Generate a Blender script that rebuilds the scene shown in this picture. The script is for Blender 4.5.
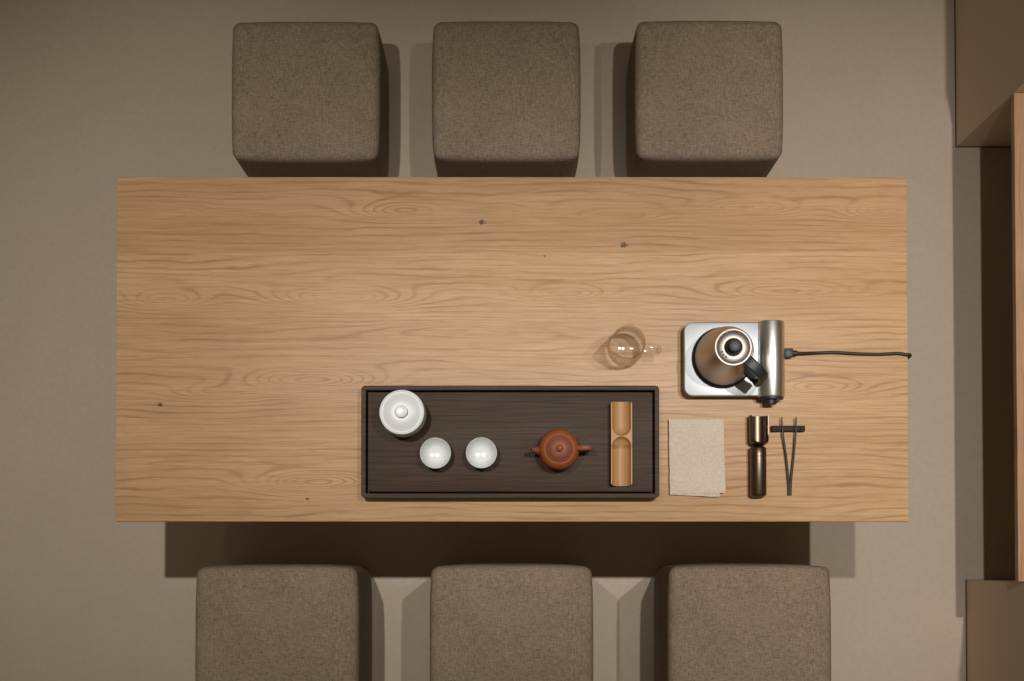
import bpy, bmesh, math, random
from math import pi, sin, cos, sqrt, exp
from mathutils import Vector, Matrix, noise

for o in list(bpy.data.objects):
    bpy.data.objects.remove(o, do_unlink=True)
C = bpy.context.scene.collection
S = bpy.context.scene
R = math.radians

# ------------------------------------------------------------------ camera
F, CX, CY, H, TILT = 1580.0, 510.0, 521.0, 4.35, 0.0278
cd = bpy.data.cameras.new('camera'); cam = bpy.data.objects.new('camera', cd); C.objects.link(cam)
cd.sensor_width = 36; cd.lens = F / 1024 * 36
cd.shift_x = (512 - CX) / 1024; cd.shift_y = (CY - 340.5) / 1024
cam.location = (0, 0, H); cam.rotation_euler = (TILT, 0, 0)
cd.clip_start = .05
S.camera = cam

def P(u, v, z=.75):
    """world x, y of a spot seen in the photograph, at a known height z"""
    a, b = (u - CX) / F, (CY - v) / F
    dz = b * sin(TILT) - cos(TILT); dy = b * cos(TILT) + sin(TILT)
    t = (z - H) / dz
    return Vector((a * t, dy * t, z))

# ------------------------------------------------------------------ light
S.view_settings.view_transform = 'Standard'
S.view_settings.look = 'None'
S.view_settings.gamma = 1
S.view_settings.use_curve_mapping = False
S.view_settings.exposure = -0.05
w = bpy.data.worlds.new('room_ambience'); S.world = w; w.use_nodes = True
bg = w.node_tree.nodes['Background']
bg.inputs[0].default_value = (1.0, .83, .60, 1); bg.inputs[1].default_value = .122

def spot(x, y, power, tx, ty, size=70, z=4.2, rad=.022):
    l = bpy.data.lights.new('ceiling_spot', 'SPOT'); l.energy = power; l.color = (1, .970, .925)
    l.spot_size = R(size); l.spot_blend = 1.0; l.shadow_soft_size = rad
    o = bpy.data.objects.new('ceiling_spot', l); C.objects.link(o); o.location = (x, y, z)
    o.rotation_euler = (Vector((tx, ty, 0)) - Vector((x, y, z))).to_track_quat('-Z', 'Y').to_euler()
spot(-.67, .72, 282, -.80, .43, 42.5)
spot(.72, .72, 218, .60, .38, 44)
spot(1.31, .72, 262, 1.18, .42, 46)
spot(-1.45, .72, 10, -1.2, .5, 44)

# ------------------------------------------------------------------ node helpers
def lin(c):
    f = lambda v: v / 12.92 if v <= .04045 else ((v + .055) / 1.055) ** 2.4
    return tuple(f(v / 255) for v in c) + (1,)

class N:
    """small expression builder over one node tree"""
    def __init__(s, name):
        s.m = bpy.data.materials.new(name); s.m.use_nodes = True
        s.t = s.m.node_tree; s.p = s.t.nodes['Principled BSDF']; s.out = s.t.nodes['Material Output']
        s.tc = s.t.nodes.new('ShaderNodeTexCoord')
        sp = s.t.nodes.new('ShaderNodeSeparateXYZ'); s.t.links.new(s.tc.outputs['Object'], sp.inputs[0])
        s.x, s.y, s.z = sp.outputs
    def _in(s, sock, v):
        if isinstance(v, (int, float)): sock.default_value = v
        elif isinstance(v, tuple): sock.default_value = v
        else: s.t.links.new(v, sock)
    def m_(s, op, a, b=0.0, c=0.0, clamp=False):
        n = s.t.nodes.new('ShaderNodeMath'); n.operation = op; n.use_clamp = clamp
        s._in(n.inputs[0], a); s._in(n.inputs[1], b); s._in(n.inputs[2], c)
        return n.outputs[0]
    def add(s, a, b): return s.m_('ADD', a, b)
    def sub(s, a, b): return s.m_('SUBTRACT', a, b)
    def mul(s, a, b, clamp=False): return s.m_('MULTIPLY', a, b, clamp=clamp)
    def vec(s, x, y, z=0.0):
        n = s.t.nodes.new('ShaderNodeCombineXYZ')
        s._in(n.inputs[0], x); s._in(n.inputs[1], y); s._in(n.inputs[2], z)
        return n.outputs[0]
    def noise(s, v, scale=1.0, detail=2.0, rough=.5, dist=0.0):
        n = s.t.nodes.new('ShaderNodeTexNoise'); s._in(n.inputs['Vector'], v)
        n.inputs['Scale'].default_value = scale; n.inputs['Detail'].default_value = detail
        n.inputs['Roughness'].default_value = rough; n.inputs['Distortion'].default_value = dist
        return n.outputs[0]
    def ramp(s, f, stops):
        n = s.t.nodes.new('ShaderNodeValToRGB'); e = n.color_ramp.elements
        while len(e) < len(stops): e.new(.5)
        for i, (p, c) in enumerate(stops):
            e[i].position = p; e[i].color = c if isinstance(c, tuple) else (c, c, c, 1)
        s._in(n.inputs[0], f); return n.outputs[0]
    def mix(s, f, a, b, mode='MIX'):
        n = s.t.nodes.new('ShaderNodeMix'); n.data_type = 'RGBA'; n.blend_type = mode
        s._in(n.inputs[0], f); s._in(n.inputs[6], a); s._in(n.inputs[7], b)
        return n.outputs[2]
    def bump(s, h, strength=.2, dist=.002):
        n = s.t.nodes.new('ShaderNodeBump'); n.inputs['Strength'].default_value = strength
        n.inputs['Distance'].default_value = dist; s._in(n.inputs['Height'], h)
        s.t.links.new(n.outputs[0], s.p.inputs['Normal'])
    def set(s, **k):
        names = dict(col='Base Color', rough='Roughness', metal='Metallic', ior='IOR', spec='Specular IOR Level',
                     coat='Coat Weight', coat_rough='Coat Roughness', sheen='Sheen Weight', aniso='Anisotropic')
        for a, v in k.items(): s._in(s.p.inputs[names[a]], v)
        return s

def plain(name, c, rough=.5, metal=0.0, var=.06, scale=40, **k):
    n = N(name); v = n.noise(n.tc.outputs['Object'], scale, 3)
    lo = tuple(x * (1 - var) for x in lin(c)[:3]) + (1,); hi = tuple(min(1, x * (1 + var)) for x in lin(c)[:3]) + (1,)
    n.set(col=n.mix(v, lo, hi), rough=rough, metal=metal, **k); return n.m

def wood(name, base, dark, light, knots=(), bumps=(), seams=(), fy=70., amp=2.3, rough=.42, swap=False, line=.62, fiber=.45, sx=1.0, spec=.4, gain=1.0, rf=.85):
    n = N(name)
    x, y = (n.y, n.x) if swap else (n.x, n.y)
    board = 0.0
    for s_ in seams:
        board = n.add(board, n.m_('GREATER_THAN', y, s_))
    off = n.mul(board, 3.7) if seams else 0.0
    xo = n.add(x, off)
    f = n.mul(y, fy)
    f = n.add(f, n.mul(n.sub(n.noise(n.vec(n.mul(xo, 1.6 * sx), n.mul(y, 6.5), off), 1, 1.5), .5), amp * 2.2))
    f = n.add(f, n.mul(n.sub(n.noise(n.vec(n.mul(xo, 9 * sx), n.mul(y, 34), 3.3), 1, 2), .5), 1.1))
    for bx_, by_, sx_, sy_, a_ in bumps:
        dx = n.mul(n.sub(x, bx_), 1 / sx_); dy = n.mul(n.sub(y, by_), 1 / sy_)
        r2 = n.add(n.mul(dx, dx), n.mul(dy, dy))
        f = n.add(f, n.mul(n.m_('EXPONENT', n.mul(r2, -1.0)), a_ * 1.25))
    w1 = n.add(n.mul(n.m_('SINE', n.mul(f, 2 * pi * rf)), .5), .5)
    w1 = n.m_('POWER', w1, 5.0)
    brk = n.ramp(n.noise(n.vec(n.mul(xo, 5 * sx), n.mul(y, 18), 9.), 1, 2), [(.36, 0.12), (.66, 1.0)])
    rings = n.mul(n.mul(w1, brk), line)
    fib = n.noise(n.vec(n.mul(xo, 7 * sx), n.mul(y, 260), 1.), 1, 4, .65)
    fib2 = n.noise(n.vec(n.mul(xo, 30 * sx), n.mul(y, 520), 5.), 1, 2, .6)
    tone = n.noise(n.vec(n.mul(xo, 1.3 * sx), n.mul(y, 12), n.add(off, 7.)), 1, 3, .55)
    c = n.mix(n.ramp(tone, [(.3, 0.), (.7, 1.)]), lin(base), lin(light))
    c = n.mix(n.mul(n.ramp(fib, [(.40, 0.), (.70, 1.)]), fiber), c, lin(dark))
    c = n.mix(n.mul(n.ramp(fib2, [(.55, 0.), (.75, 1.)]), fiber * .8), c, lin(dark))
    c = n.mix(rings, c, lin(dark))
    if seams:
        for s_ in seams[:1]:
            d = n.m_('ABSOLUTE', n.sub(y, s_)); c = n.mix(n.mul(n.m_('LESS_THAN', d, .0011), .3), c, lin(light))
            c = n.mix(n.mul(n.m_('GREATER_THAN', y, s_), .5), c, n.mix(.35, c, lin(dark)))
    for kx, ky, kr in knots:
        dx = n.mul(n.sub(x, kx), 1 / (kr * 1.3)); dy = n.mul(n.sub(y, ky), 1 / kr)
        dd = n.m_('SQRT', n.add(n.mul(dx, dx), n.mul(dy, dy)))
        dd = n.add(dd, n.mul(n.sub(n.noise(n.tc.outputs['Object'], 190, 2), .5), 1.9))
        c = n.mix(n.ramp(dd, [(.45, .85), (1.0, 0.)]), c, lin((70, 46, 26)))
    if gain != 1.0: c = n.mix(1.0, c, (gain, gain, gain, 1), 'MULTIPLY')
    n.set(col=c, rough=n.add(rough, n.mul(fib, .12)), spec=spec)
    n.bump(n.sub(fib, n.mul(rings, .6)), .12, .0008)
    return n.m

def fabric(name, c, c2, k=1.0, rough=.95):
    n = N(name); x, y, z = n.x, n.y, n.z
    a = n.noise(n.vec(n.mul(x, 70 * k), n.mul(y, 420 * k), n.mul(z, 420 * k)), 1, 2, .6)
    b = n.noise(n.vec(n.mul(x, 420 * k), n.mul(y, 70 * k), n.mul(z, 130 * k)), 1, 2, .6)
    s_ = n.mul(n.add(a, b), .5)
    big = n.noise(n.tc.outputs['Object'], 9, 3)
    f = n.add(n.mul(n.sub(s_, .5), 3.2), n.add(.5, n.mul(n.sub(big, .5), .5)))
    n.set(col=n.mix(n.m_('ADD', f, 0, clamp=True), lin(c), lin(c2)), rough=rough, spec=.12)
    n.bump(s_, .35, .002)
    return n.m

# ------------------------------------------------------------------ materials
def T(u, v):      # photograph spot -> plane of the table top
    p = P(u, v, .75); return p.x, p.y
bumps = [T(405, 211) + (.10, .020, 5.), T(500, 213) + (.11, .020, 3.4), T(340, 298) + (.15, .026, 6.5), T(167, 300) + (.09, .020, 4.),
         T(310, 381) + (.15, .026, 7.), T(318, 483) + (.13, .024, 7.), T(740, 208) + (.11, .018, 4.5), T(620, 216) + (.10, .016, 3.5),
         T(565, 294) + (.09, .018, 4.5), T(790, 292) + (.15, .022, 5.), T(215, 392) + (.09, .018, 3.), T(890, 212) + (.09, .02, 5.),
         T(820, 388) + (.10, .018, 4.), T(150, 212) + (.14, .02, -3.), T(470, 330) + (.22, .02, -3.)]
knots = [T(482, 222) + (.007,), T(624, 245) + (.008,), T(160, 405) + (.006,), T(308, 499) + (.004,), T(545, 256) + (.003,)]
SE = [T(500, 253)[1], T(500, 357)[1]]
M = {}
M['oak'] = wood('natural_oak', (190, 150, 107), (136, 95, 60), (205, 166, 124), knots, bumps, SE)
M['oak_plain'] = wood('oak_leg', (192, 150, 104), (138, 96, 56), (206, 166, 120), swap=False)
M['ledge'] = wood('warm_ledge_wood', (168, 126, 90), (128, 90, 58), (182, 140, 102), swap=True)
M['walnut'] = wood('smoked_walnut', (66, 50, 39), (34, 25, 18), (82, 64, 51), (), (), (), fy=95, amp=2.2, rough=.5, line=.45, fiber=.6, spec=.2)
M['walnut_dark'] = plain('dark_walnut_base', (48, 38, 32), .6)
M['stool'] = fabric('taupe_upholstery', (112, 97, 80), (158, 140, 120))
M['seam'] = plain('taupe_seam', (104, 89, 72), .95)
M['linen'] = fabric('pale_linen', (190, 175, 157), (217, 203, 187), 1.3)
def floor_mat():
    n = N('taupe_microcement')
    a = n.noise(n.tc.outputs['Object'], 1.3, 4, .55); b = n.noise(n.tc.outputs['Object'], 60, 3, .6)
    c = n.mix(n.ramp(a, [(.3, 0.), (.7, 1.)]), lin((180, 164, 145)), lin((190, 174, 154)))
    c = n.mix(n.mul(n.ramp(b, [(.35, 0.), (.7, 1.)]), .3), c, lin((167, 150, 131)))
    n.set(col=c, rough=.62, spec=.3); n.bump(b, .08, .001)
    return n.m
M['floor'] = floor_mat()
M['cab'] = plain('taupe_cabinet_lacquer', (206, 184, 158), .6, var=.04, scale=90)
M['wall'] = plain('taupe_wall_plaster', (184, 168, 148), .8)
M['trim'] = plain('dark_trim', (70, 60, 50), .6)
M['white'] = plain('white_glazed_porcelain', (220, 222, 221), .24, var=.015, coat=.2, coat_rough=.1)
M['white_lid'] = plain('satin_porcelain_lid', (216, 219, 218), .38, var=.015)
M['clay'] = plain('red_brown_zisha_clay', (148, 77, 36), .5, var=.08, scale=220)
M['clay_lid'] = plain('zisha_clay_lid', (142, 84, 62), .5, var=.06, scale=220)
M['black'] = plain('matte_black_plastic', (36, 36, 37), .5)
M['black_soft'] = plain('black_rubber', (28, 27, 27), .5)
M['iron'] = plain('dark_wood_rest', (38, 31, 27), .55, spec=.15)
M['tweez'] = plain('blackened_bronze', (52, 42, 34), .5, spec=.25)
def brushed(name, c, rough, axis, metal=1.0, amt=.25):
    n = N(name); x, y, z = n.x, n.y, n.z
    k = {'x': (4, 500, 500), 'y': (500, 4, 500), 'z': (260, 260, 3), '0': (60, 60, 60)}[axis]
    a = n.noise(n.vec(n.mul(x, k[0]), n.mul(y, k[1]), n.mul(z, k[2])), 1, 3, .6)
    lo = tuple(v * .88 for v in lin(c)[:3]) + (1,)
    n.set(col=n.mix(a, lo, lin(c)), metal=metal, rough=n.add(rough - amt * .2, n.mul(a, amt * .4)))
    return n.m
M['steel'] = brushed('brushed_steel_console', (222, 220, 214), .34, 'y')
M['steel_plate'] = brushed('satin_steel_plate', (190, 193, 196), .46, 'y', .9)
M['kettle'] = brushed('brushed_kettle_steel', (196, 187, 175), .40, 'z')
M['lid_steel'] = brushed('spun_lid_steel', (112, 106, 100), .40, '0')
M['bright_ring'] = brushed('polished_ring', (226, 218, 208), .5, '0', .7)
M['bronze'] = brushed('dark_bronze_tube', (112, 97, 82), .37, 'y')
def bamboo():
    n = N('golden_bamboo')
    a = n.noise(n.vec(n.mul(n.x, 420), n.mul(n.y, 7), 0.), 1, 3, .6)
    c = n.mix(n.ramp(a, [(.3, 0.), (.75, 1.)]), lin((190, 145, 94)), lin((162, 116, 70)))
    d = n.m_('ABSOLUTE', n.add(n.y, .006)); d = n.add(d, n.mul(n.sub(n.noise(n.vec(n.mul(n.x, 300), n.mul(n.y, 60), 0.), 1, 2), .5), .010))
    c = n.mix(n.ramp(n.mul(d, 100), [(.15, .55), (.7, 0.)]), c, lin((110, 74, 40)))
    n.set(col=c, rough=.46, spec=.35); return n.m
M['bamboo'] = bamboo()
def glass():
    n = N('clear_thin_glass'); t = n.t
    tr = t.nodes.new('ShaderNodeBsdfTransparent'); gl = t.nodes.new('ShaderNodeBsdfGlossy'); gl.inputs['Roughness'].default_value = .07
    lw = t.nodes.new('ShaderNodeLayerWeight'); lw.inputs[0].default_value = .35
    lw2 = t.nodes.new('ShaderNodeLayerWeight'); lw2.inputs[0].default_value = .5
    c = n.mix(n.ramp(lw.outputs['Facing'], [(.30, 0.), (.95, 1.)]), (.985, .98, .97, 1), (.87, .83, .77, 1))
    t.links.new(c, tr.inputs[0])
    fr = n.add(.035, n.mul(n.m_('POWER', lw2.outputs['Facing'], 4.0), .55))
    mx = t.nodes.new('ShaderNodeMixShader'); t.links.new(fr, mx.inputs[0])
    t.links.new(tr.outputs[0], mx.inputs[1]); t.links.new(gl.outputs[0], mx.inputs[2])
    t.links.new(mx.outputs[0], n.out.inputs[0]); return n.m
M['glass'] = glass()

# ------------------------------------------------------------------ mesh helpers
def obj(name, bm, mat, parent=None, smooth=True, loc=None, sharp=35):
    bmesh.ops.recalc_face_normals(bm, faces=bm.faces)
    me = bpy.data.meshes.new(name); bm.to_mesh(me); bm.free()
    me.materials.append(mat)
    if smooth:
        me.polygons.foreach_set('use_smooth', [True] * len(me.polygons)); me.set_sharp_from_angle(angle=R(sharp))
    o = bpy.data.objects.new(name, me); C.objects.link(o)
    if parent: o.parent = parent
    if loc: o.location = loc
    return o

def tag(o, label, cat, group=None):
    o['label'] = label; o['category'] = cat
    if group: o['group'] = group
    return o
def thing(name, label, cat, loc, rz=0., group=None):
    o = bpy.data.objects.new(name, None); C.objects.link(o); o.empty_display_size = .05
    o.location = loc; o.rotation_euler = (0, 0, rz); return tag(o, label, cat, group)
def struct(name, bm, mat):
    o = obj(name, bm, mat, None, False); o['kind'] = 'structure'; return o

def box(bm, x0, x1, y0, y1, z0, z1, bev=0., seg=2):
    r = bmesh.ops.create_cube(bm, size=1)
    for v in r['verts']:
        v.co = Vector(((x0 + x1) / 2 + v.co.x * (x1 - x0), (y0 + y1) / 2 + v.co.y * (y1 - y0), (z0 + z1) / 2 + v.co.z * (z1 - z0)))
    if bev:
        es = {e for v in r['verts'] for e in v.link_edges}
        bmesh.ops.bevel(bm, geom=list(es), offset=bev, segments=seg, profile=.5, affect='EDGES')
    return bm

def lathe(bm, prof, seg=64, f=None, ox=0, oy=0):
    rings = []
    for r, z in prof:
        if r < 1e-6: rings.append([bm.verts.new((ox, oy, z))]); continue
        ring = []
        for i in range(seg):
            a = 2 * pi * i / seg; rr = f(r, z, a) if f else r
            ring.append(bm.verts.new((ox + rr * cos(a), oy + rr * sin(a), z)))
        rings.append(ring)
    for A, B in zip(rings, rings[1:]):
        for i in range(seg):
            j = (i + 1) % seg
            q = [A[i % len(A)], A[j % len(A)], B[j % len(B)], B[i % len(B)]]
            q2 = []
            for v in q:
                if v not in q2: q2.append(v)
            if len(q2) >= 3:
                try: bm.faces.new(q2)
                except ValueError: pass
    return bm

def spline(pts, n=8):
    out = []; pts = [Vector(p) for p in pts]
    for i in range(len(pts) - 1):
        p0 = pts[max(i - 1, 0)]; p1 = pts[i]; p2 = pts[i + 1]; p3 = pts[min(i + 2, len(pts) - 1)]
        for k in range(n):
            t = k / n
            out.append(.5 * ((2 * p1) + (p2 - p0) * t + (2 * p0 - 5 * p1 + 4 * p2 - p3) * t * t + (3 * p1 - p0 - 3 * p2 + p3) * t ** 3))
    out.append(pts[-1]); return out

def sweep(bm, pts, ra, rb=None, seg=14, side=None, square=False):
    """tube along pts; ra = half width along 'side', rb = half thickness; numbers or lists"""
    n = len(pts); ra = ra if isinstance(ra, list) else [ra] * n
    rb = ra if rb is None else (rb if isinstance(rb, list) else [rb] * n)
    rings = []; prev = None
    for i, p in enumerate(pts):
        t = (pts[min(i + 1, n - 1)] - pts[max(i - 1, 0)]).normalized()
        s = Vector(side) if side else (prev if prev else (Vector((0, 0, 1)).cross(t) if abs(t.z) < .9 else Vector((1, 0, 0))))
        s = (s - t * s.dot(t)).normalized(); prev = s; u = t.cross(s)
        ring = []
        for k in range(seg):
            a = 2 * pi * k / seg; c_, s_ = cos(a), sin(a)
            if square:
                e = .35; c_ = math.copysign(abs(c_) ** e, c_); s_ = math.copysign(abs(s_) ** e, s_)
            ring.append(bm.verts.new(p + s * ra[i] * c_ + u * rb[i] * s_))
        rings.append(ring)
    for A, B in zip(rings, rings[1:]):
        for i in range(seg): bm.faces.new((A[i], A[(i + 1) % seg], B[(i + 1) % seg], B[i]))
    bm.faces.new(rings[0][::-1]); bm.faces.new(rings[-1]); return bm

def rrect(x0, x1, y0, y1, r, n=8):
    rs = r if isinstance(r, (list, tuple)) else [r] * 4      # corner order: x1y1, x0y1, x0y0, x1y0
    out = []
    for (cx, cy, a0), q in zip(((x1, y1, 0), (x0, y1, 90), (x0, y0, 180), (x1, y0, 270)), rs):
        sx = -1 if cx == x1 else 1; sy = -1 if cy == y1 else 1
        for k in range(n + 1):
            a = R(a0 + 90 * k / n); out.append((cx + sx * q + q * cos(a), cy + sy * q + q * sin(a)))
    return out
def loft(bm, loops, cap0=True, cap1=True):
    """loops: list of (outline, z)"""
    rs = [[bm.verts.new((x, y, z)) for x, y in o] for o, z in loops]
    n = len(rs[0])
    for A, B in zip(rs, rs[1:]):
        for i in range(n): bm.faces.new((A[i], A[(i + 1) % n], B[(i + 1) % n], B[i]))
    if cap0: bm.faces.new(rs[0][::-1])
    if cap1: bm.faces.new(rs[-1])
    return bm
def slab(bm, x0, x1, y0, y1, z0, z1, r, b=.001):
    rr = lambda d: [max(q - d, .0001) for q in (r if isinstance(r, (list, tuple)) else [r] * 4)]
    L = [(rrect(x0 + b, x1 - b, y0 + b, y1 - b, rr(b)), z0), (rrect(x0, x1, y0, y1, rr(0)), z0 + b),
         (rrect(x0, x1, y0, y1, rr(0)), z1 - b), (rrect(x0 + b * .3, x1 - b * .3, y0 + b * .3, y1 - b * .3, rr(b * .3)), z1 - b * .3),
         (rrect(x0 + b, x1 - b, y0 + b, y1 - b, rr(b)), z1)]
    return loft(bm, L)

# ------------------------------------------------------------------ the room
bm = bmesh.new(); box(bm, -3.2, 1.75, -1.9, 3.0, -.06, 0); struct('floor', bm, M['floor'])
bm = bmesh.new(); box(bm, 1.75, 1.85, -1.9, 3.0, -.06, 1.6); struct('wall_right', bm, M['wall'])

XF = 1.236                                    # front plane of the built-ins
yU = P(958, 147, 0).y; yL = P(966, 580, 0).y
def cabinet(label, x0, y0, y1):
    t = thing('storage_cabinet', label, 'cabinet', (0, 0, 0))
    t.location = ((x0 + 1.75) / 2, (y0 + y1) / 2, 0)
    ox, oy = t.location.x, t.location.y
    b = bmesh.new(); box(b, x0 - ox, 1.745 - ox, y0 - oy, y1 - oy, .0065, 1.02, .001, 1); obj('carcass', b, M['cab'], t, sharp=30)
    b = bmesh.new(); box(b, x0 - ox - .0015, 1.745 - ox, y0 - oy - (.0015 if y0 > .5 else 0), y1 - oy + (0 if y0 > .5 else .001), .0, .0065)
    obj('plinth', b, M['trim'], t, False)
    b = bmesh.new(); box(b, x0 - ox - .002, 1.745 - ox, y0 - oy - .002, y1 - oy + .002, 1.02, 1.04, .001, 1); obj('counter_top', b, M['cab'], t, sharp=30)
    return t
cabinet('tall taupe cabinet in the upper right corner with a side facing the ledge', XF, yU, 2.9)
cabinet('taupe cabinet in the lower right corner beside the end of the ledge', XF + .018, -1.6, yL)
t = thing('wooden_ledge', 'light wood ledge running between the two taupe cabinets along the right side', 'shelf', (1.49, (yU + yL) / 2, 0))
b = bmesh.new(); box(b, XF - 1.49, .255, yL + .001 - t.location.y, yU - .001 - t.location.y, .482, .506, .0008, 1); obj('ledge_board', b, M['ledge'], t)
b = bmesh.new(); box(b, .2, .255, yL + .05 - t.location.y, yU - .05 - t.location.y, 0, .482, .0008, 1); obj('back_panel', b, M['cab'], t)

# ------------------------------------------------------------------ table
c0, c1 = P(117.5, 177, .75), P(907, 177, .75); d0, d1 = P(115, 521.5, .75), P(908.5, 521.5, .75)
TX0, TX1, TY0, TY1 = (c0.x + d0.x) / 2, (c1.x + d1.x) / 2, d0.y, c0.y
table = thing('dining_table', 'long light oak table set for tea in the middle of the room', 'table', (0, 0, 0))
table.location = ((TX0 + TX1) / 2, (TY0 + TY1) / 2, 0)
ox, oy = table.location.x, table.location.y
b = bmesh.new(); box(b, TX0, TX1, TY0, TY1, -.032, 0, .0012, 2)
obj('tabletop', b, M['oak'], table, loc=(-ox, -oy, .75))
hx, hy = (TX1 - TX0) / 2, (TY1 - TY0) / 2
for sx in (-1, 1):
    for sy in (-1, 1):
        b = bmesh.new(); box(b, sx * (hx - .16) - .035, sx * (hx - .16) + .035, sy * (hy - .12) - .035, sy * (hy - .12) + .035, 0, .718, .003, 2)
        obj('leg', b, M['oak_plain'], table)
for sy in (-1, 1):
    b = bmesh.new(); box(b, -(hx - .2), hx - .2, sy * (hy - .12) - .012, sy * (hy - .12) + .012, .65, .718, .002, 2); obj('apron', b, M['oak_plain'], table)

# ------------------------------------------------------------------ stools
def make_stool(wx, wy, h):
    bm = bmesh.new(); n = 26; rr = .022
    bmesh.ops.create_cube(bm, size=2)
    bmesh.ops.subdivide_edges(bm, edges=bm.edges[:], cuts=n, use_grid_fill=True)
    ax, ay, az = wx / 2, wy / 2, h / 2
    ez = lambda q: math.copysign(1 - (1 - abs(q)) ** 1.6, q)
    for v in bm.verts:
        q = v.co.copy()
        p = Vector((ez(q.x) * ax, ez(q.y) * ay, ez(q.z) * az))
        inn = Vector((max(-ax + rr, min(ax - rr, p.x)), max(-ay + rr, min(ay - rr, p.y)), max(-az + rr, min(az - rr, p.z))))
        d = p - inn
        if d.length > 1e-7: p = inn + d.normalized() * rr
        fx, fy, fz = p.x / ax, p.y / ay, p.z / az
        if fz > .5: p.z += .010 * (1 - fx ** 2) * (1 - fy ** 2) * (fz - .5) * 2
        k = .004 * (1 - fz ** 2)
        p.x += k * fx * (1 - fy ** 4) * (1 if abs(fx) > .8 else 0); p.y += k * fy * (1 - fx ** 4) * (1 if abs(fy) > .8 else 0)
        # the corners pull in a touch, the way padded covers do
        p.x -= .005 * fx * abs(fx * fy) ** 4; p.y -= .005 * fy * abs(fx * fy) ** 4
        p.z += az + .012
        v.co = p
    return bm
def seam_bm(wx, wy, h):
    b = bmesh.new(); pts = [Vector((x, y, h - .013)) for x, y in rrect(-wx / 2 + .0048, wx / 2 - .0048, -wy / 2 + .0048, wy / 2 - .0048, .02, 5)]
    m = len(pts); rs = []
    for i, p in enumerate(pts):
        t_ = (pts[(i + 1) % m] - pts[i - 1]).normalized(); s = t_.cross(Vector((0, 0, 1)))
        rs.append([b.verts.new(p + s * .0016 * cos(a) + Vector((0, 0, .0016 * sin(a)))) for a in (0, pi / 3, 2 * pi / 3, pi, 4 * pi / 3, 5 * pi / 3)])
    for i in range(m):
        A, B = rs[i], rs[(i + 1) % m]
        for k in range(6): b.faces.new((A[k], A[(k + 1) % 6], B[(k + 1) % 6], B[k]))
    return b
def copy_tree(o, parent=None):
    c = o.copy(); C.objects.link(c)
    if parent: c.parent = parent
    for ch in list(o.children): copy_tree(ch, c)
    return c
def stool_proto(wx, wy, h):
    t = thing('cube_stool', '', 'stool', (0, 0, 0))
    obj('upholstered_body', make_stool(wx, wy, h - .012), M['stool'], t)
    obj('seam', seam_bm(wx, wy, h), M['seam'], t)
    for sx in (-1, 1):
        for sy in (-1, 1):
            b = bmesh.new(); lathe(b, [(0, 0), (.018, 0), (.018, .014), (0, .014)], 20, None, sx * (wx / 2 - .05), sy * (wy / 2 - .05)); obj('foot', b, M['black_soft'], t)
    return t
def place_stools(uvs, wx, wy, h, labels, grp):
    proto = stool_proto(wx, wy, h)
    for i, ((u0, u1, v0), lab) in enumerate(zip(uvs, labels)):
        o = proto if i == 0 else None
        if o is None: o = copy_tree(proto)
        a, b_ = P(u0, v0, h - .01), P(u1, v0, h - .01)
        o.location = ((a.x + b_.x) / 2, a.y - wy / 2, 0); tag(o, lab, 'stool', grp)
place_stools([(231.5, 380, 21), (432.5, 580, 20.5), (634.5, 783.5, 20)], .379, .360, .355,
             ['taupe fabric cube stool tucked at the far table side, leftmost of the upper row',
              'taupe fabric cube stool at the middle of the upper row behind the table',
              'taupe fabric cube stool at the far table side, rightmost of the upper row'], 'cube stools along the upper table side')
place_stools([(194, 360, 565.5), (431, 592, 565), (667.5, 831.5, 565)], .406, .406, .43,
             ['taupe fabric cube stool at the near table side, leftmost of the lower row',
              'taupe fabric cube stool cut by the lower frame edge, middle of the lower row',
              'taupe fabric cube stool at the near table side, rightmost of the lower row'], 'cube stools along the lower table side')

# ------------------------------------------------------------------ tray
a, b_ = P(361.3, 385.5, .793), P(659.5, 498, .793)
tw, td = b_.x - a.x, a.y - b_.y
tray = thing('tea_tray', 'dark walnut rectangular tea tray with raised rim holding the white tea ware', 'tray', ((a.x + b_.x) / 2, (a.y + b_.y) / 2, .75))
X, Y = tw / 2, td / 2
def rim_bm():
    b = bmesh.new(); o_, r_ = lambda d, z: (rrect(-X + d, X - d, -Y + d, Y - d, max(.009 - d, .0012)), z), None
    L = [o_(.006, .012), o_(.0012, .016), o_(0, .019), o_(0, .0415), o_(.0012, .043), o_(.0092, .043), o_(.0105, .0415), o_(.0105, .014)]
    loft(b, L, False, False)
    rs = L[-1], L[0]
    return b
obj('rim', rim_bm(), M['walnut'], tray, sharp=25)
b = bmesh.new(); slab(b, -X + .0145, X - .0145, -Y + .0145, Y - .0145, .016, .035, .003, .0012); obj('drain_board', b, M['walnut'], tray)
b = bmesh.new(); slab(b, -X + .007, X - .007, -Y + .007, Y - .007, .0, .016, .006, .001); obj('base', b, M['walnut_dark'], tray)
ZT = .7853                                     # the board the tea ware stands on

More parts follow.
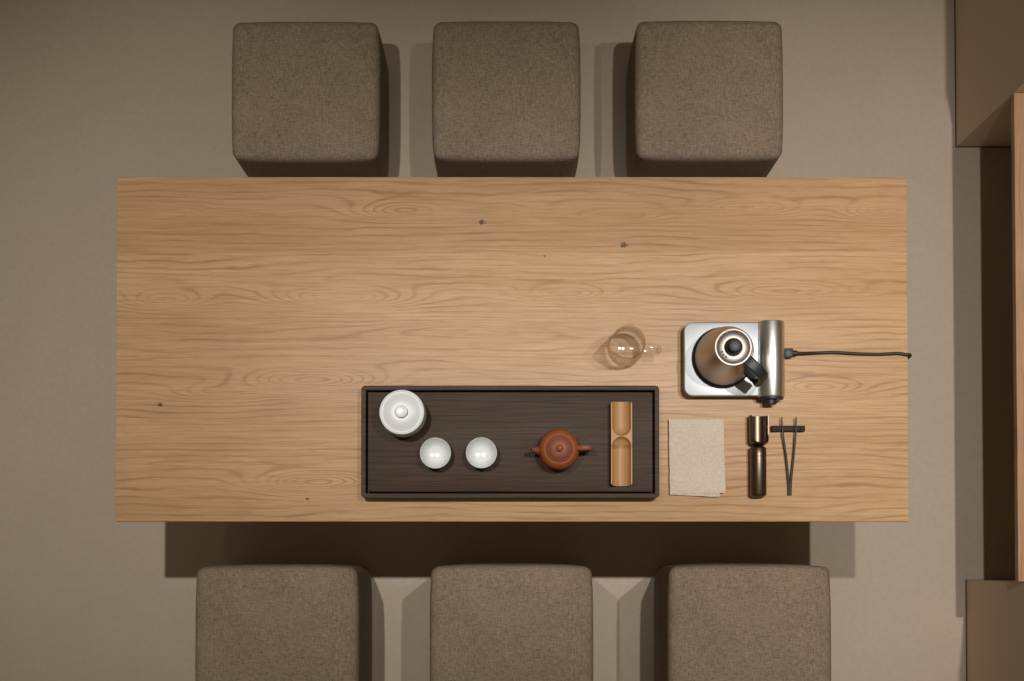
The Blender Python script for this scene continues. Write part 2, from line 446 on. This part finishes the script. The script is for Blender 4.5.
# ------------------------------------------------------------------ white lidded jar
p = P(403.8, 415.0, .80)
jar = thing('lidded_bowl', 'large white porcelain lidded bowl at the upper left of the walnut tray', 'tea bowl', (p.x, p.y, ZT))
b = bmesh.new()
lathe(b, [(0, .003), (.028, .003), (.029, 0), (.034, 0), (.035, .004), (.044, .009), (.0508, .018), (.0520, .030), (.0508, .050), (.0490, .068), (.0492, .0785), (.0475, .0785), (.0465, .068), (.046, .030), (.040, .014), (0, .010)], 72)
obj('bowl', b, M['white'], jar)
b = bmesh.new()
lathe(b, [(0, .0775), (.044, .0775), (.0455, .0790), (.0486, .0792), (.0496, .0805), (.0490, .0822), (.0465, .0828), (.0440, .0818), (.0415, .0822), (.036, .0845), (.026, .0872), (.0165, .0885), (.0140, .0880), (0, .0880)], 72)
ld = obj('lid', b, M['white_lid'], jar)
b = bmesh.new(); lathe(b, [(0, .0875), (.0098, .0880), (.0100, .0905), (.0126, .0945), (.0133, .0975), (.0122, .0992), (.006, .1000), (0, .1001)], 40); obj('knob', b, M['white'], ld)

# ------------------------------------------------------------------ cups
def cup_bm():
    b = bmesh.new()
    lathe(b, [(0, .0025), (.0145, .0025), (.0150, 0), (.0172, 0), (.0180, .004), (.0235, .009), (.0300, .020), (.0335, .034), (.0348, .0435), (.0343, .0446), (.0330, .0436), (.0312, .034), (.0278, .021), (.0225, .0115), (.0190, .0082), (.0170, .0070), (0, .0066)], 64)
    return b
for i, (u, v, lab) in enumerate([(435.4, 453, 'small white porcelain tea cup nearest the lidded bowl'), (481.4, 452.8, 'small white porcelain tea cup nearer the clay teapot')]):
    p = P(u, v, ZT + .044)
    if i == 0: cup = obj('tea_cup', cup_bm(), M['white'])
    else: cup = cup.copy(); C.objects.link(cup)
    cup.location = (p.x, p.y, ZT); tag(cup, lab, 'cup', 'white tea cups on the tray')

# ------------------------------------------------------------------ clay teapot
p = P(558.8, 450.1, ZT + .02)
pot = thing('clay_teapot', 'round reddish brown clay teapot with spout pointing left on the walnut tray', 'teapot', (p.x, p.y, ZT), R(2))
pot.scale = (1, 1, 1.22)
prof = [(0, .002), (.024, .002), (.025, 0), (.0275, 0), (.029, .004), (.037, .011), (.0435, .021), (.0458, .031), (.0445, .041), (.0400, .0495), (.0355, .0527), (.0330, .0542), (.0322, .0542), (.0316, .0528), (0, .0525)]
b = bmesh.new(); lathe(b, prof, 72); obj('body', b, M['clay'], pot)
b = bmesh.new(); lathe(b, [(0, .0535), (.0308, .0530), (.0302, .0548), (.0262, .0578), (.0256, .0574), (.0245, .0588), (.020, .0640), (.011, .0665), (0, .0672)], 64)
pl = obj('lid', b, M['clay_lid'], pot)
b = bmesh.new(); lathe(b, [(0, .066), (.0048, .0665), (.0045, .069), (.0068, .072), (.0078, .0755), (.0068, .079), (.0040, .081), (0, .0815)], 32); obj('knob', b, M['clay'], pl)
b = bmesh.new(); pts = spline([(-.036, 0, .022), (-.047, 0, .031), (-.054, 0, .042), (-.0625, 0, .051)], 6)
sweep(b, pts, [.0125 + (.0050 - .0125) * min(1, i / (len(pts) - 1) * 1.25) for i in range(len(pts))], seg=18); sp = obj('spout', b, M['clay_lid'], pot)
b = bmesh.new(); lathe(b, [(.0, 0), (.0030, 0), (.0030, .0004), (0, .0004)], 16); bmesh.ops.rotate(b, cent=(0, 0, 0), matrix=Matrix.Rotation(R(-42), 3, 'Y'), verts=b.verts); bmesh.ops.translate(b, vec=(-.0627, 0, .0513), verts=b.verts); obj('spout_opening', b, M['black_soft'], sp)
b = bmesh.new(); pts = spline([(.038, 0, .047), (.052, 0, .054), (.064, 0, .052), (.071, 0, .040), (.068, 0, .025), (.058, 0, .016), (.041, 0, .015)], 6)
sweep(b, pts, .0062, .0048, seg=16, side=(0, 1, 0)); obj('handle', b, M['clay_lid'], pot)

# ------------------------------------------------------------------ bamboo double scoop
def trough(L, W, Ht, comps, flat=0., nx=44, ny=150, e_round=.007):
    """half round bar, flat on top, with hollows; comps: (y_start, y_end, open_start, open_end, depth, half_width)"""
    b = bmesh.new(); top = []; bot = []
    for j in range(ny + 1):
        y = -L / 2 + L * j / ny; tr, br = [], []
        de = min(y + L / 2, L / 2 - y); pin = 0 if de > e_round else e_round - sqrt(max(0, e_round ** 2 - (e_round - de) ** 2))
        for i in range(nx + 1):
            s = -cos(pi * i / nx); x = s * (W / 2 - pin)
            d = 0
            for y0, y1, o0, o1, dep, hw in comps:
                if y < y0 or y > y1: continue
                e = 0
                if not o0 and y < y0 + hw: e = (y0 + hw - y) / hw
                if not o1 and y > y1 - hw: e = max(e, (y - y1 + hw) / hw)
                q = 1 - (x / hw) ** 2 - e * e
                if q > 0: d = max(d, dep * q ** .5)
            tr.append(b.verts.new((x, y, Ht - d)))
            zb = Ht * (1 - sqrt(max(0, 1 - s * s)) ** .8); zb = max(zb * .98, 0)
            br.append(b.verts.new((x, y, min(zb, Ht - d - .0012 if d else zb))))
        top.append(tr); bot.append(br)
    for j in range(ny):
        for i in range(nx):
            b.faces.new((top[j][i], top[j][i + 1], top[j + 1][i + 1], top[j + 1][i])); b.faces.new((bot[j][i + 1], bot[j][i], bot[j + 1][i], bot[j + 1][i + 1]))
        b.faces.new((top[j][0], top[j + 1][0], bot[j + 1][0], bot[j][0])); b.faces.new((top[j + 1][nx], top[j][nx], bot[j][nx], bot[j + 1][nx]))
    for i in range(nx):
        b.faces.new((top[0][i + 1], top[0][i], bot[0][i], bot[0][i + 1])); b.faces.new((top[ny][i], top[ny][i + 1], bot[ny][i + 1], bot[ny][i]))
    bmesh.ops.remove_doubles(b, verts=b.verts, dist=.00001)
    return b
p0, p1 = P(611, 401, ZT + .024), P(632.3, 485.7, ZT + .024)
L_, W_ = p0.y - p1.y, p1.x - p0.x
b = trough(L_, W_, .024, [(L_ * .5 - L_ * .408, L_ * .5, False, True, .0185, W_ * .43), (-L_ * .5, L_ * .5 - L_ * .424, True, False, .0175, W_ * .43)])
o = obj('tea_scoop', b, M['bamboo'], loc=((p0.x + p1.x) / 2, (p0.y + p1.y) / 2, ZT), sharp=50)
tag(o, 'golden bamboo double tea scoop with two hollows at the right of the tray', 'tea scoop')

# ------------------------------------------------------------------ linen towel
def towel():
    b = bmesh.new()
    Ls = [((669.4, 421.0), (722.4, 420.5), (725.4, 491.6), (670.2, 495.2), 0.0),
          ((669.2, 420.4), (722.8, 420.2), (725.6, 491.0), (670.0, 494.8), .0028),
          ((668.9, 420.0), (723.0, 420.0), (719.5, 497.0), (669.8, 494.8), .0054),
          ((668.6, 419.4), (723.2, 419.6), (724.4, 493.2), (669.6, 494.2), .0080)]
    c = P(696, 457, .75); ths = .0024
    for li, (tl, tr, br, bl, z0) in enumerate(Ls):
        q = [P(u, v, .755) - c for u, v in (tl, tr, br, bl)]; nx, ny = 30, 42; G = {}
        for j in range(ny + 1):
            for i in range(nx + 1):
                s, t_ = i / nx, j / ny
                p = (q[0] * (1 - s) + q[1] * s) * (1 - t_) + (q[3] * (1 - s) + q[2] * s) * t_
                wob = .0008 * noise.noise(Vector((p.x * 60, p.y * 60, li * 3.)))
                if i in (0, nx) or j in (0, ny):
                    p = p + Vector((noise.noise(Vector((p.y * 50, li, 1))), noise.noise(Vector((p.x * 50, li, 5))), 0)) * .0012
                edge = min(s, 1 - s, t_, 1 - t_); drop = .0012 * max(0, 1 - edge * 20)
                zz = z0 + .0006 * li * noise.noise(Vector((p.x * 25, p.y * 25, 2.)))
                G[i, j, 1] = b.verts.new((p.x, p.y, zz + ths - drop + wob + .0010)); G[i, j, 0] = b.verts.new((p.x, p.y, max(0.0002, zz + (drop * .5 if li else 0))))
        for j in range(ny):
            for i in range(nx):
                b.faces.new([G[i, j, 1], G[i, j + 1, 1], G[i + 1, j + 1, 1], G[i + 1, j, 1]]); b.faces.new([G[i, j, 0], G[i + 1, j, 0], G[i + 1, j + 1, 0], G[i, j + 1, 0]])
        for j in range(ny):
            for i, f in ((0, 1), (nx, 0)):
                b.faces.new([G[i, j, 0], G[i, j + 1, 0], G[i, j + 1, 1], G[i, j, 1]])
        for i in range(nx):
            for j in (0, ny): b.faces.new([G[i, j, 0], G[i, j, 1], G[i + 1, j, 1], G[i + 1, j, 0]])
    o = obj('folded_towel', b, M['linen'], loc=(c.x, c.y, .7502), sharp=60)
    tag(o, 'folded pale linen tea towel lying right of the walnut tray', 'towel')
towel()

# ------------------------------------------------------------------ bronze scoop and tube
def shell(L, r, th, a0, a1, rb, na=36, nl=26, close_end=True):
    """open trough of round section along y (closed, rounded end at -L/2); a0..a1 the arc that is kept, degrees from +x"""
    b = bmesh.new(); ss = []
    rows = [(-L / 2 + rb - rb * cos(R(90 * k / 10)), sin(R(90 * k / 10)) if k else .02) for k in range(11)] + [(-L / 2 + rb + (L - rb) * k / nl, 1) for k in range(1, nl + 1)]
    for y, f in rows:
        row = []
        for side, rad in ((0, r), (1, r - th)):
            for k in range(na + 1):
                kk = k if side == 0 else na - k
                t_ = max(0., min(1., (y + L / 2 - .006) / .022)); g = sqrt(1 - (1 - t_) ** 2)
                mid = (a0 + a1) / 2; half = 180 - (180 - (a1 - a0) / 2) * max(g, .03)
                a = R(mid - half + 2 * half * kk / na)
                yy = max(y, -L / 2 + th) if side else y
                row.append(b.verts.new((rad * f * cos(a), yy, rad * f * sin(a))))
        ss.append(row)
    m = len(ss[0])
    for A, B in zip(ss, ss[1:]):
        for k in range(m): b.faces.new((A[k], A[(k + 1) % m], B[(k + 1) % m], B[k]))
    b.faces.new(ss[0][::-1]); b.faces.new(ss[-1]); return b
pc = P(759, 431, .772)
sc = thing('tea_scoop_set', 'dark bronze tea scoop and tube lying end to end left of the tweezers', 'tea scoop', (P(758.7, 455, .75).x, P(758.7, 455, .75).y, .75))
def local(u, v, z): q = P(u, v, z); return Vector((q.x - sc.location.x, q.y - sc.location.y, z - .75))
pa, pb = P(758, 415.5, .775), P(758, 446, .775); Lu = pa.y - pb.y
b = shell(Lu, .0222, .0016, 146, 366, .012)
bmesh.ops.translate(b, vec=local(758.8, (415.5 + 446) / 2, .7722), verts=b.verts); obj('scoop', b, M['bronze'], sc, sharp=50)
pa, pb = P(758, 446.3, .775), P(758, 496.5, .775); Lt = pa.y - pb.y
b = bmesh.new(); r = .0188; e = .005
lathe(b, [(0, -Lt / 2), (r - e, -Lt / 2), (r - e * .4, -Lt / 2 + e * .25), (r, -Lt / 2 + e), (r, Lt / 2 - .024), (r - .0007, Lt / 2 - .0235), (r - .0007, Lt / 2 - .0225), (r, Lt / 2 - .022), (r, Lt / 2 - e), (r - e * .5, Lt / 2 - e * .3), (r - e * 1.6, Lt / 2), (0, Lt / 2)], 56)
bmesh.ops.rotate(b, cent=(0, 0, 0), matrix=Matrix.Rotation(R(-90), 3, 'X'), verts=b.verts)
bmesh.ops.translate(b, vec=local(758.1, (446.3 + 496.5) / 2, .75 + r + .0002), verts=b.verts); obj('tube', b, M['bronze'], sc, sharp=40)

# ------------------------------------------------------------------ tweezers and their rest
q0, q1 = P(771.2, 429, .757), P(804.6, 428.6, .757); c = (q0 + q1) / 2; hw = (q1.x - q0.x) / 2
rest = thing('tweezer_rest', 'short dark wooden rest under the tips of the tweezers', 'rest', (c.x, c.y, .75))
b = bmesh.new(); n_ = 24; pts = []; ra = []; rb = []
for k in range(n_ + 1):
    s = -1 + 2 * k / n_; pts.append(Vector((s * hw, 0, .0052 + .0022 * s * s * s * s))); ra.append(.0062 if abs(s) > .75 else .0070); rb.append(.0050 + .0012 * abs(s) ** 4)
sweep(b, pts, ra, rb, seg=20, side=(0, 1, 0), square=True); obj('bar', b, M['iron'], rest)
for s in (-1, 1):
    b = bmesh.new(); slab(b, s * hw * .86 - .0055, s * hw * .86 + .0055, -.0066, .0066, .0112, .0132, .001, .0006); obj('end_lip', b, M['iron'], rest)
base = P(789.6, 495, .754)
tw_ = thing('tea_tweezers', 'thin dark tea tweezers with open tips lying across the dark rest', 'tweezers', (base.x, base.y, .75))
def tl(u, v, z): q = P(u, v, z); return Vector((q.x - base.x, q.y - base.y, z - .75))
for (tu, tv, mu, mv, bu) in ((781.8, 417.0, 786.0, 456, 789.0), (796.2, 417.0, 793.6, 456, 790.2)):
    zt, zm, zb = .7645, .7585, .7532
    pts = spline([tl(bu, 495.3, zb), tl(bu + (.6 if tu > 790 else -.6), 482, zb + .0015), tl(mu, mv, zm), tl((mu + tu) / 2 + (.8 if tu > 790 else -.8), 434, .7633), tl(tu, tv, zt + .001)], 7)
    m = len(pts) - 1
    b = bmesh.new(); sweep(b, pts, [.0034 - .0021 * (i / m) for i in range(m + 1)], [.0022 - .0008 * (i / m) for i in range(m + 1)], seg=12, side=(1, 0, 0), square=True); obj('arm', b, M['tweez'], tw_)

# ------------------------------------------------------------------ glass pitcher
pr = P(628.8, 341.8, .75 + .135); 
pit = thing('glass_pitcher', 'clear glass pouring pitcher with pointed spout between tray and heating base', 'pitcher', (pr.x, pr.y, .7502))
RT, D, azs = .0375, .058, R(187); beta = math.acos(RT / D)
def wall_r(r, z, a):
    d = (a - azs + pi) % (2 * pi) - pi; d = abs(d)
    k = max(0., min(1., (z - .060) / .070)); k = k * k * (3 - 2 * k)
    if d < beta:
        m = 1 / cos(beta - d) - 1; m = m * (1 - .12 * exp(-(d / .12) ** 2))
        return r * (1 + m * k)
    return r
outer = [(0, .0), (.0250, .0), (.0300, .0025), (.0370, .010), (.0405, .022), (.0412, .036), (.0402, .056), (.0380, .078), (.0366, .098), (.0366, .118), (.0375, .135)]
inner = [(.0356, .1355), (.0348, .118), (.0348, .098), (.0362, .078), (.0384, .056), (.0394, .036), (.0386, .023), (.0345, .0125), (.0275, .0070), (0, .0062)]
b = bmesh.new(); lathe(b, outer + inner, 96, wall_r); obj('body', b, M['glass'], pit, sharp=60)
az = R(-10); d_ = Vector((cos(az), sin(az), 0)); 
pts = spline([d_ * .0360 + Vector((0, 0, .108)), d_ * .050 + Vector((0, 0, .114)), d_ * .066 + Vector((0, 0, .110)), d_ * .0735 + Vector((0, 0, .094)), d_ * .070 + Vector((0, 0, .072)), d_ * .058 + Vector((0, 0, .055)), d_ * .0400 + Vector((0, 0, .050))], 7)
b = bmesh.new(); sweep(b, pts, .0085, .0038, seg=18, side=(-sin(az), cos(az), 0)); obj('handle', b, M['glass'], pit, sharp=60)

# ------------------------------------------------------------------ heating base
a, b_ = P(684, 322.3, .792), P(758.5, 396, .792)
hb = thing('heating_base', 'brushed steel electric heating base with a round console along its right side', 'kettle base', ((a.x + b_.x) / 2, (a.y + b_.y) / 2, .75))
HX, HY = (b_.x - a.x) / 2, (a.y - b_.y) / 2
b = bmesh.new(); slab(b, -HX, HX + .001, -HY, HY, .030, .042, [.002, .020, .020, .002], .002); obj('plate', b, M['steel_plate'], hb, sharp=50)
b = bmesh.new(); slab(b, -HX + .004, HX + .003, -HY + .004, HY - .004, 0.0, .030, [.002, .017, .017, .002], .0015); obj('housing', b, M['black'], hb)
rc = .0308; xc = HX + rc - .0005; yl, yh = -HY - .0015, HY + .003; zc = rc
b = bmesh.new()
lathe(b, [(0, yl), (rc - .002, yl), (rc - .0006, yl + .0006), (rc, yl + .002), (rc, yh - .002), (rc - .0006, yh - .0006), (rc - .002, yh), (0, yh)], 72)
bmesh.ops.rotate(b, cent=(0, 0, 0), matrix=Matrix.Rotation(R(-90), 3, 'X'), verts=b.verts)
bmesh.ops.translate(b, vec=(xc, 0, zc), verts=b.verts); obj('console', b, M['steel'], hb, sharp=40)
def ylathe(prof, x, z, seg=40):
    b = bmesh.new(); lathe(b, prof, seg); bmesh.ops.rotate(b, cent=(0, 0, 0), matrix=Matrix.Rotation(R(90), 3, 'X'), verts=b.verts)
    bmesh.ops.translate(b, vec=(x, 0, z), verts=b.verts); return b
k = -yl
obj('end_cap', ylathe([(0, k - .001), (rc - .003, k - .001), (rc - .003, k + .0045), (rc - .005, k + .006), (0, k + .006)], xc, zc), M['black'], hb)
kb = obj('control_knob', ylathe([(0, k + .0055), (.0135, k + .0055), (.0130, k + .0155), (.0115, k + .0170), (0, k + .0170)], xc - .001, zc + .001), M['black'], hb)

# ------------------------------------------------------------------ kettle
ZK = .75 + .0421
pk = P(722.6, 357.6, ZK + .006)
ket = thing('kettle', 'brushed steel kettle with black handle and lid knob on the heating base', 'kettle', (pk.x, pk.y, ZK))
b = bmesh.new(); lathe(b, [(0, 0), (.062, 0), (.0675, .001), (.0690, .003), (.0690, .0085), (.0670, .0110), (.0630, .0145), (0, .0145)], 80); obj('base_ring', b, M['black'], ket)
b = bmesh.new(); lathe(b, [(0, .0145), (.0625, .0145), (.0638, .0165), (.0640, .030), (.0625, .055), (.0595, .082), (.0555, .110), (.0500, .138), (.0445, .158), (.0405, .170), (.0395, .174), (.0380, .1745), (0, .1745)], 96); obj('body', b, M['kettle'], ket)
b = bmesh.new(); lathe(b, [(.0352, .1742), (.0395, .1742), (.0400, .1760), (.0392, .1782), (.0368, .1786), (.0355, .1772), (.0352, .1742)], 80); obj('collar_ring', b, M['bright_ring'], ket)
b = bmesh.new(); lathe(b, [(0, .1740), (.0352, .1740), (.0350, .1758), (.0330, .1765), (.0215, .1790), (.0195, .1785), (0, .1785)], 80); kl = obj('lid', b, M['lid_steel'], ket)
b = bmesh.new(); lathe(b, [(0, .1780), (.0185, .1785), (.0188, .1840), (.0175, .1865), (.0140, .1880), (.0135, .2010), (.0125, .2035), (.0100, .2045), (0, .2048)], 56); obj('lid_knob', b, M['black'], kl)
for aa in (203, 218, 233):
    b = bmesh.new(); q = Vector((.0262 * cos(R(aa)), .0262 * sin(R(aa)), 0)); lathe(b, [(0, .1776), (.0025, .1776), (.0025, .1787), (0, .1787)], 16, None, q.x, q.y); obj('vent_hole', b, M['black_soft'], kl)
az = R(-41); d_ = Vector((cos(az), sin(az), 0)); Z = lambda r_, z_: d_ * r_ + Vector((0, 0, z_))
b = bmesh.new(); pts = spline([Z(.036, .163), Z(.052, .168), Z(.070, .166), Z(.086, .155), Z(.0935, .135), Z(.096, .110), Z(.096, .085), Z(.094, .066)], 7); m = len(pts) - 1
sweep(b, pts, [.0125 - .0015 * sin(pi * i / m) for i in range(m + 1)], .0062, seg=22, side=(-sin(az), cos(az), 0), square=True); hd = obj('handle', b, M['black'], ket, sharp=50)
b = bmesh.new(); pts = spline([Z(.056, .075), Z(.070, .070), Z(.085, .066), Z(.097, .068)], 6)
sweep(b, pts, .0100, .0052, seg=20, side=(-sin(az), cos(az), 0), square=True); obj('handle_bracket', b, M['black'], hd, sharp=50)

# ------------------------------------------------------------------ power cord
pg = P(784, 353.2, .767)
cord = thing('power_cord', 'black power cord running from the heating base over the right table edge', 'cord', (pg.x, pg.y, .7502))
def cl(u, v, z): q = P(u, v, z); return Vector((q.x - pg.x, q.y - pg.y, z - .7502))
xe = TX1 - pg.x
pts = spline([cl(796, 353.0, .7645), cl(803, 353.2, .762), cl(818, 352.9, .7546), cl(836, 352.5, .7546), cl(858, 353.8, .7546), cl(880, 354.2, .7546), cl(898, 353.4, .7546),
              Vector((xe - .006, -.0015, .0050)), Vector((xe + .004, -.002, .0030)), Vector((xe + .0055, -.004, -.008)), Vector((xe + .0055, -.006, -.06)), Vector((xe + .006, -.008, -.40)),
              Vector((xe + .004, -.008, -.70)), Vector((xe - .03, -.008, -.742)), Vector((xe - .20, .02, -.745))], 8)
b = bmesh.new(); sweep(b, pts, .0037, seg=12); obj('cable', b, M['black_soft'], cord)
b = bmesh.new(); box(b, .0005, .0195, -.0105, .0105, .0080, .0250, .002, 2)
obj('plug', b, M['black'], cord)
b = bmesh.new(); pts = [Vector((x, 0, .0155)) for x in (.018, .022, .0225, .0255, .026, .029, .0295, .033)]
sweep(b, pts, [.0072, .0072, .0060, .0060, .0066, .0066, .0052, .0045], seg=16, side=(0, 1, 0)); obj('strain_relief', b, M['black_soft'], cord)
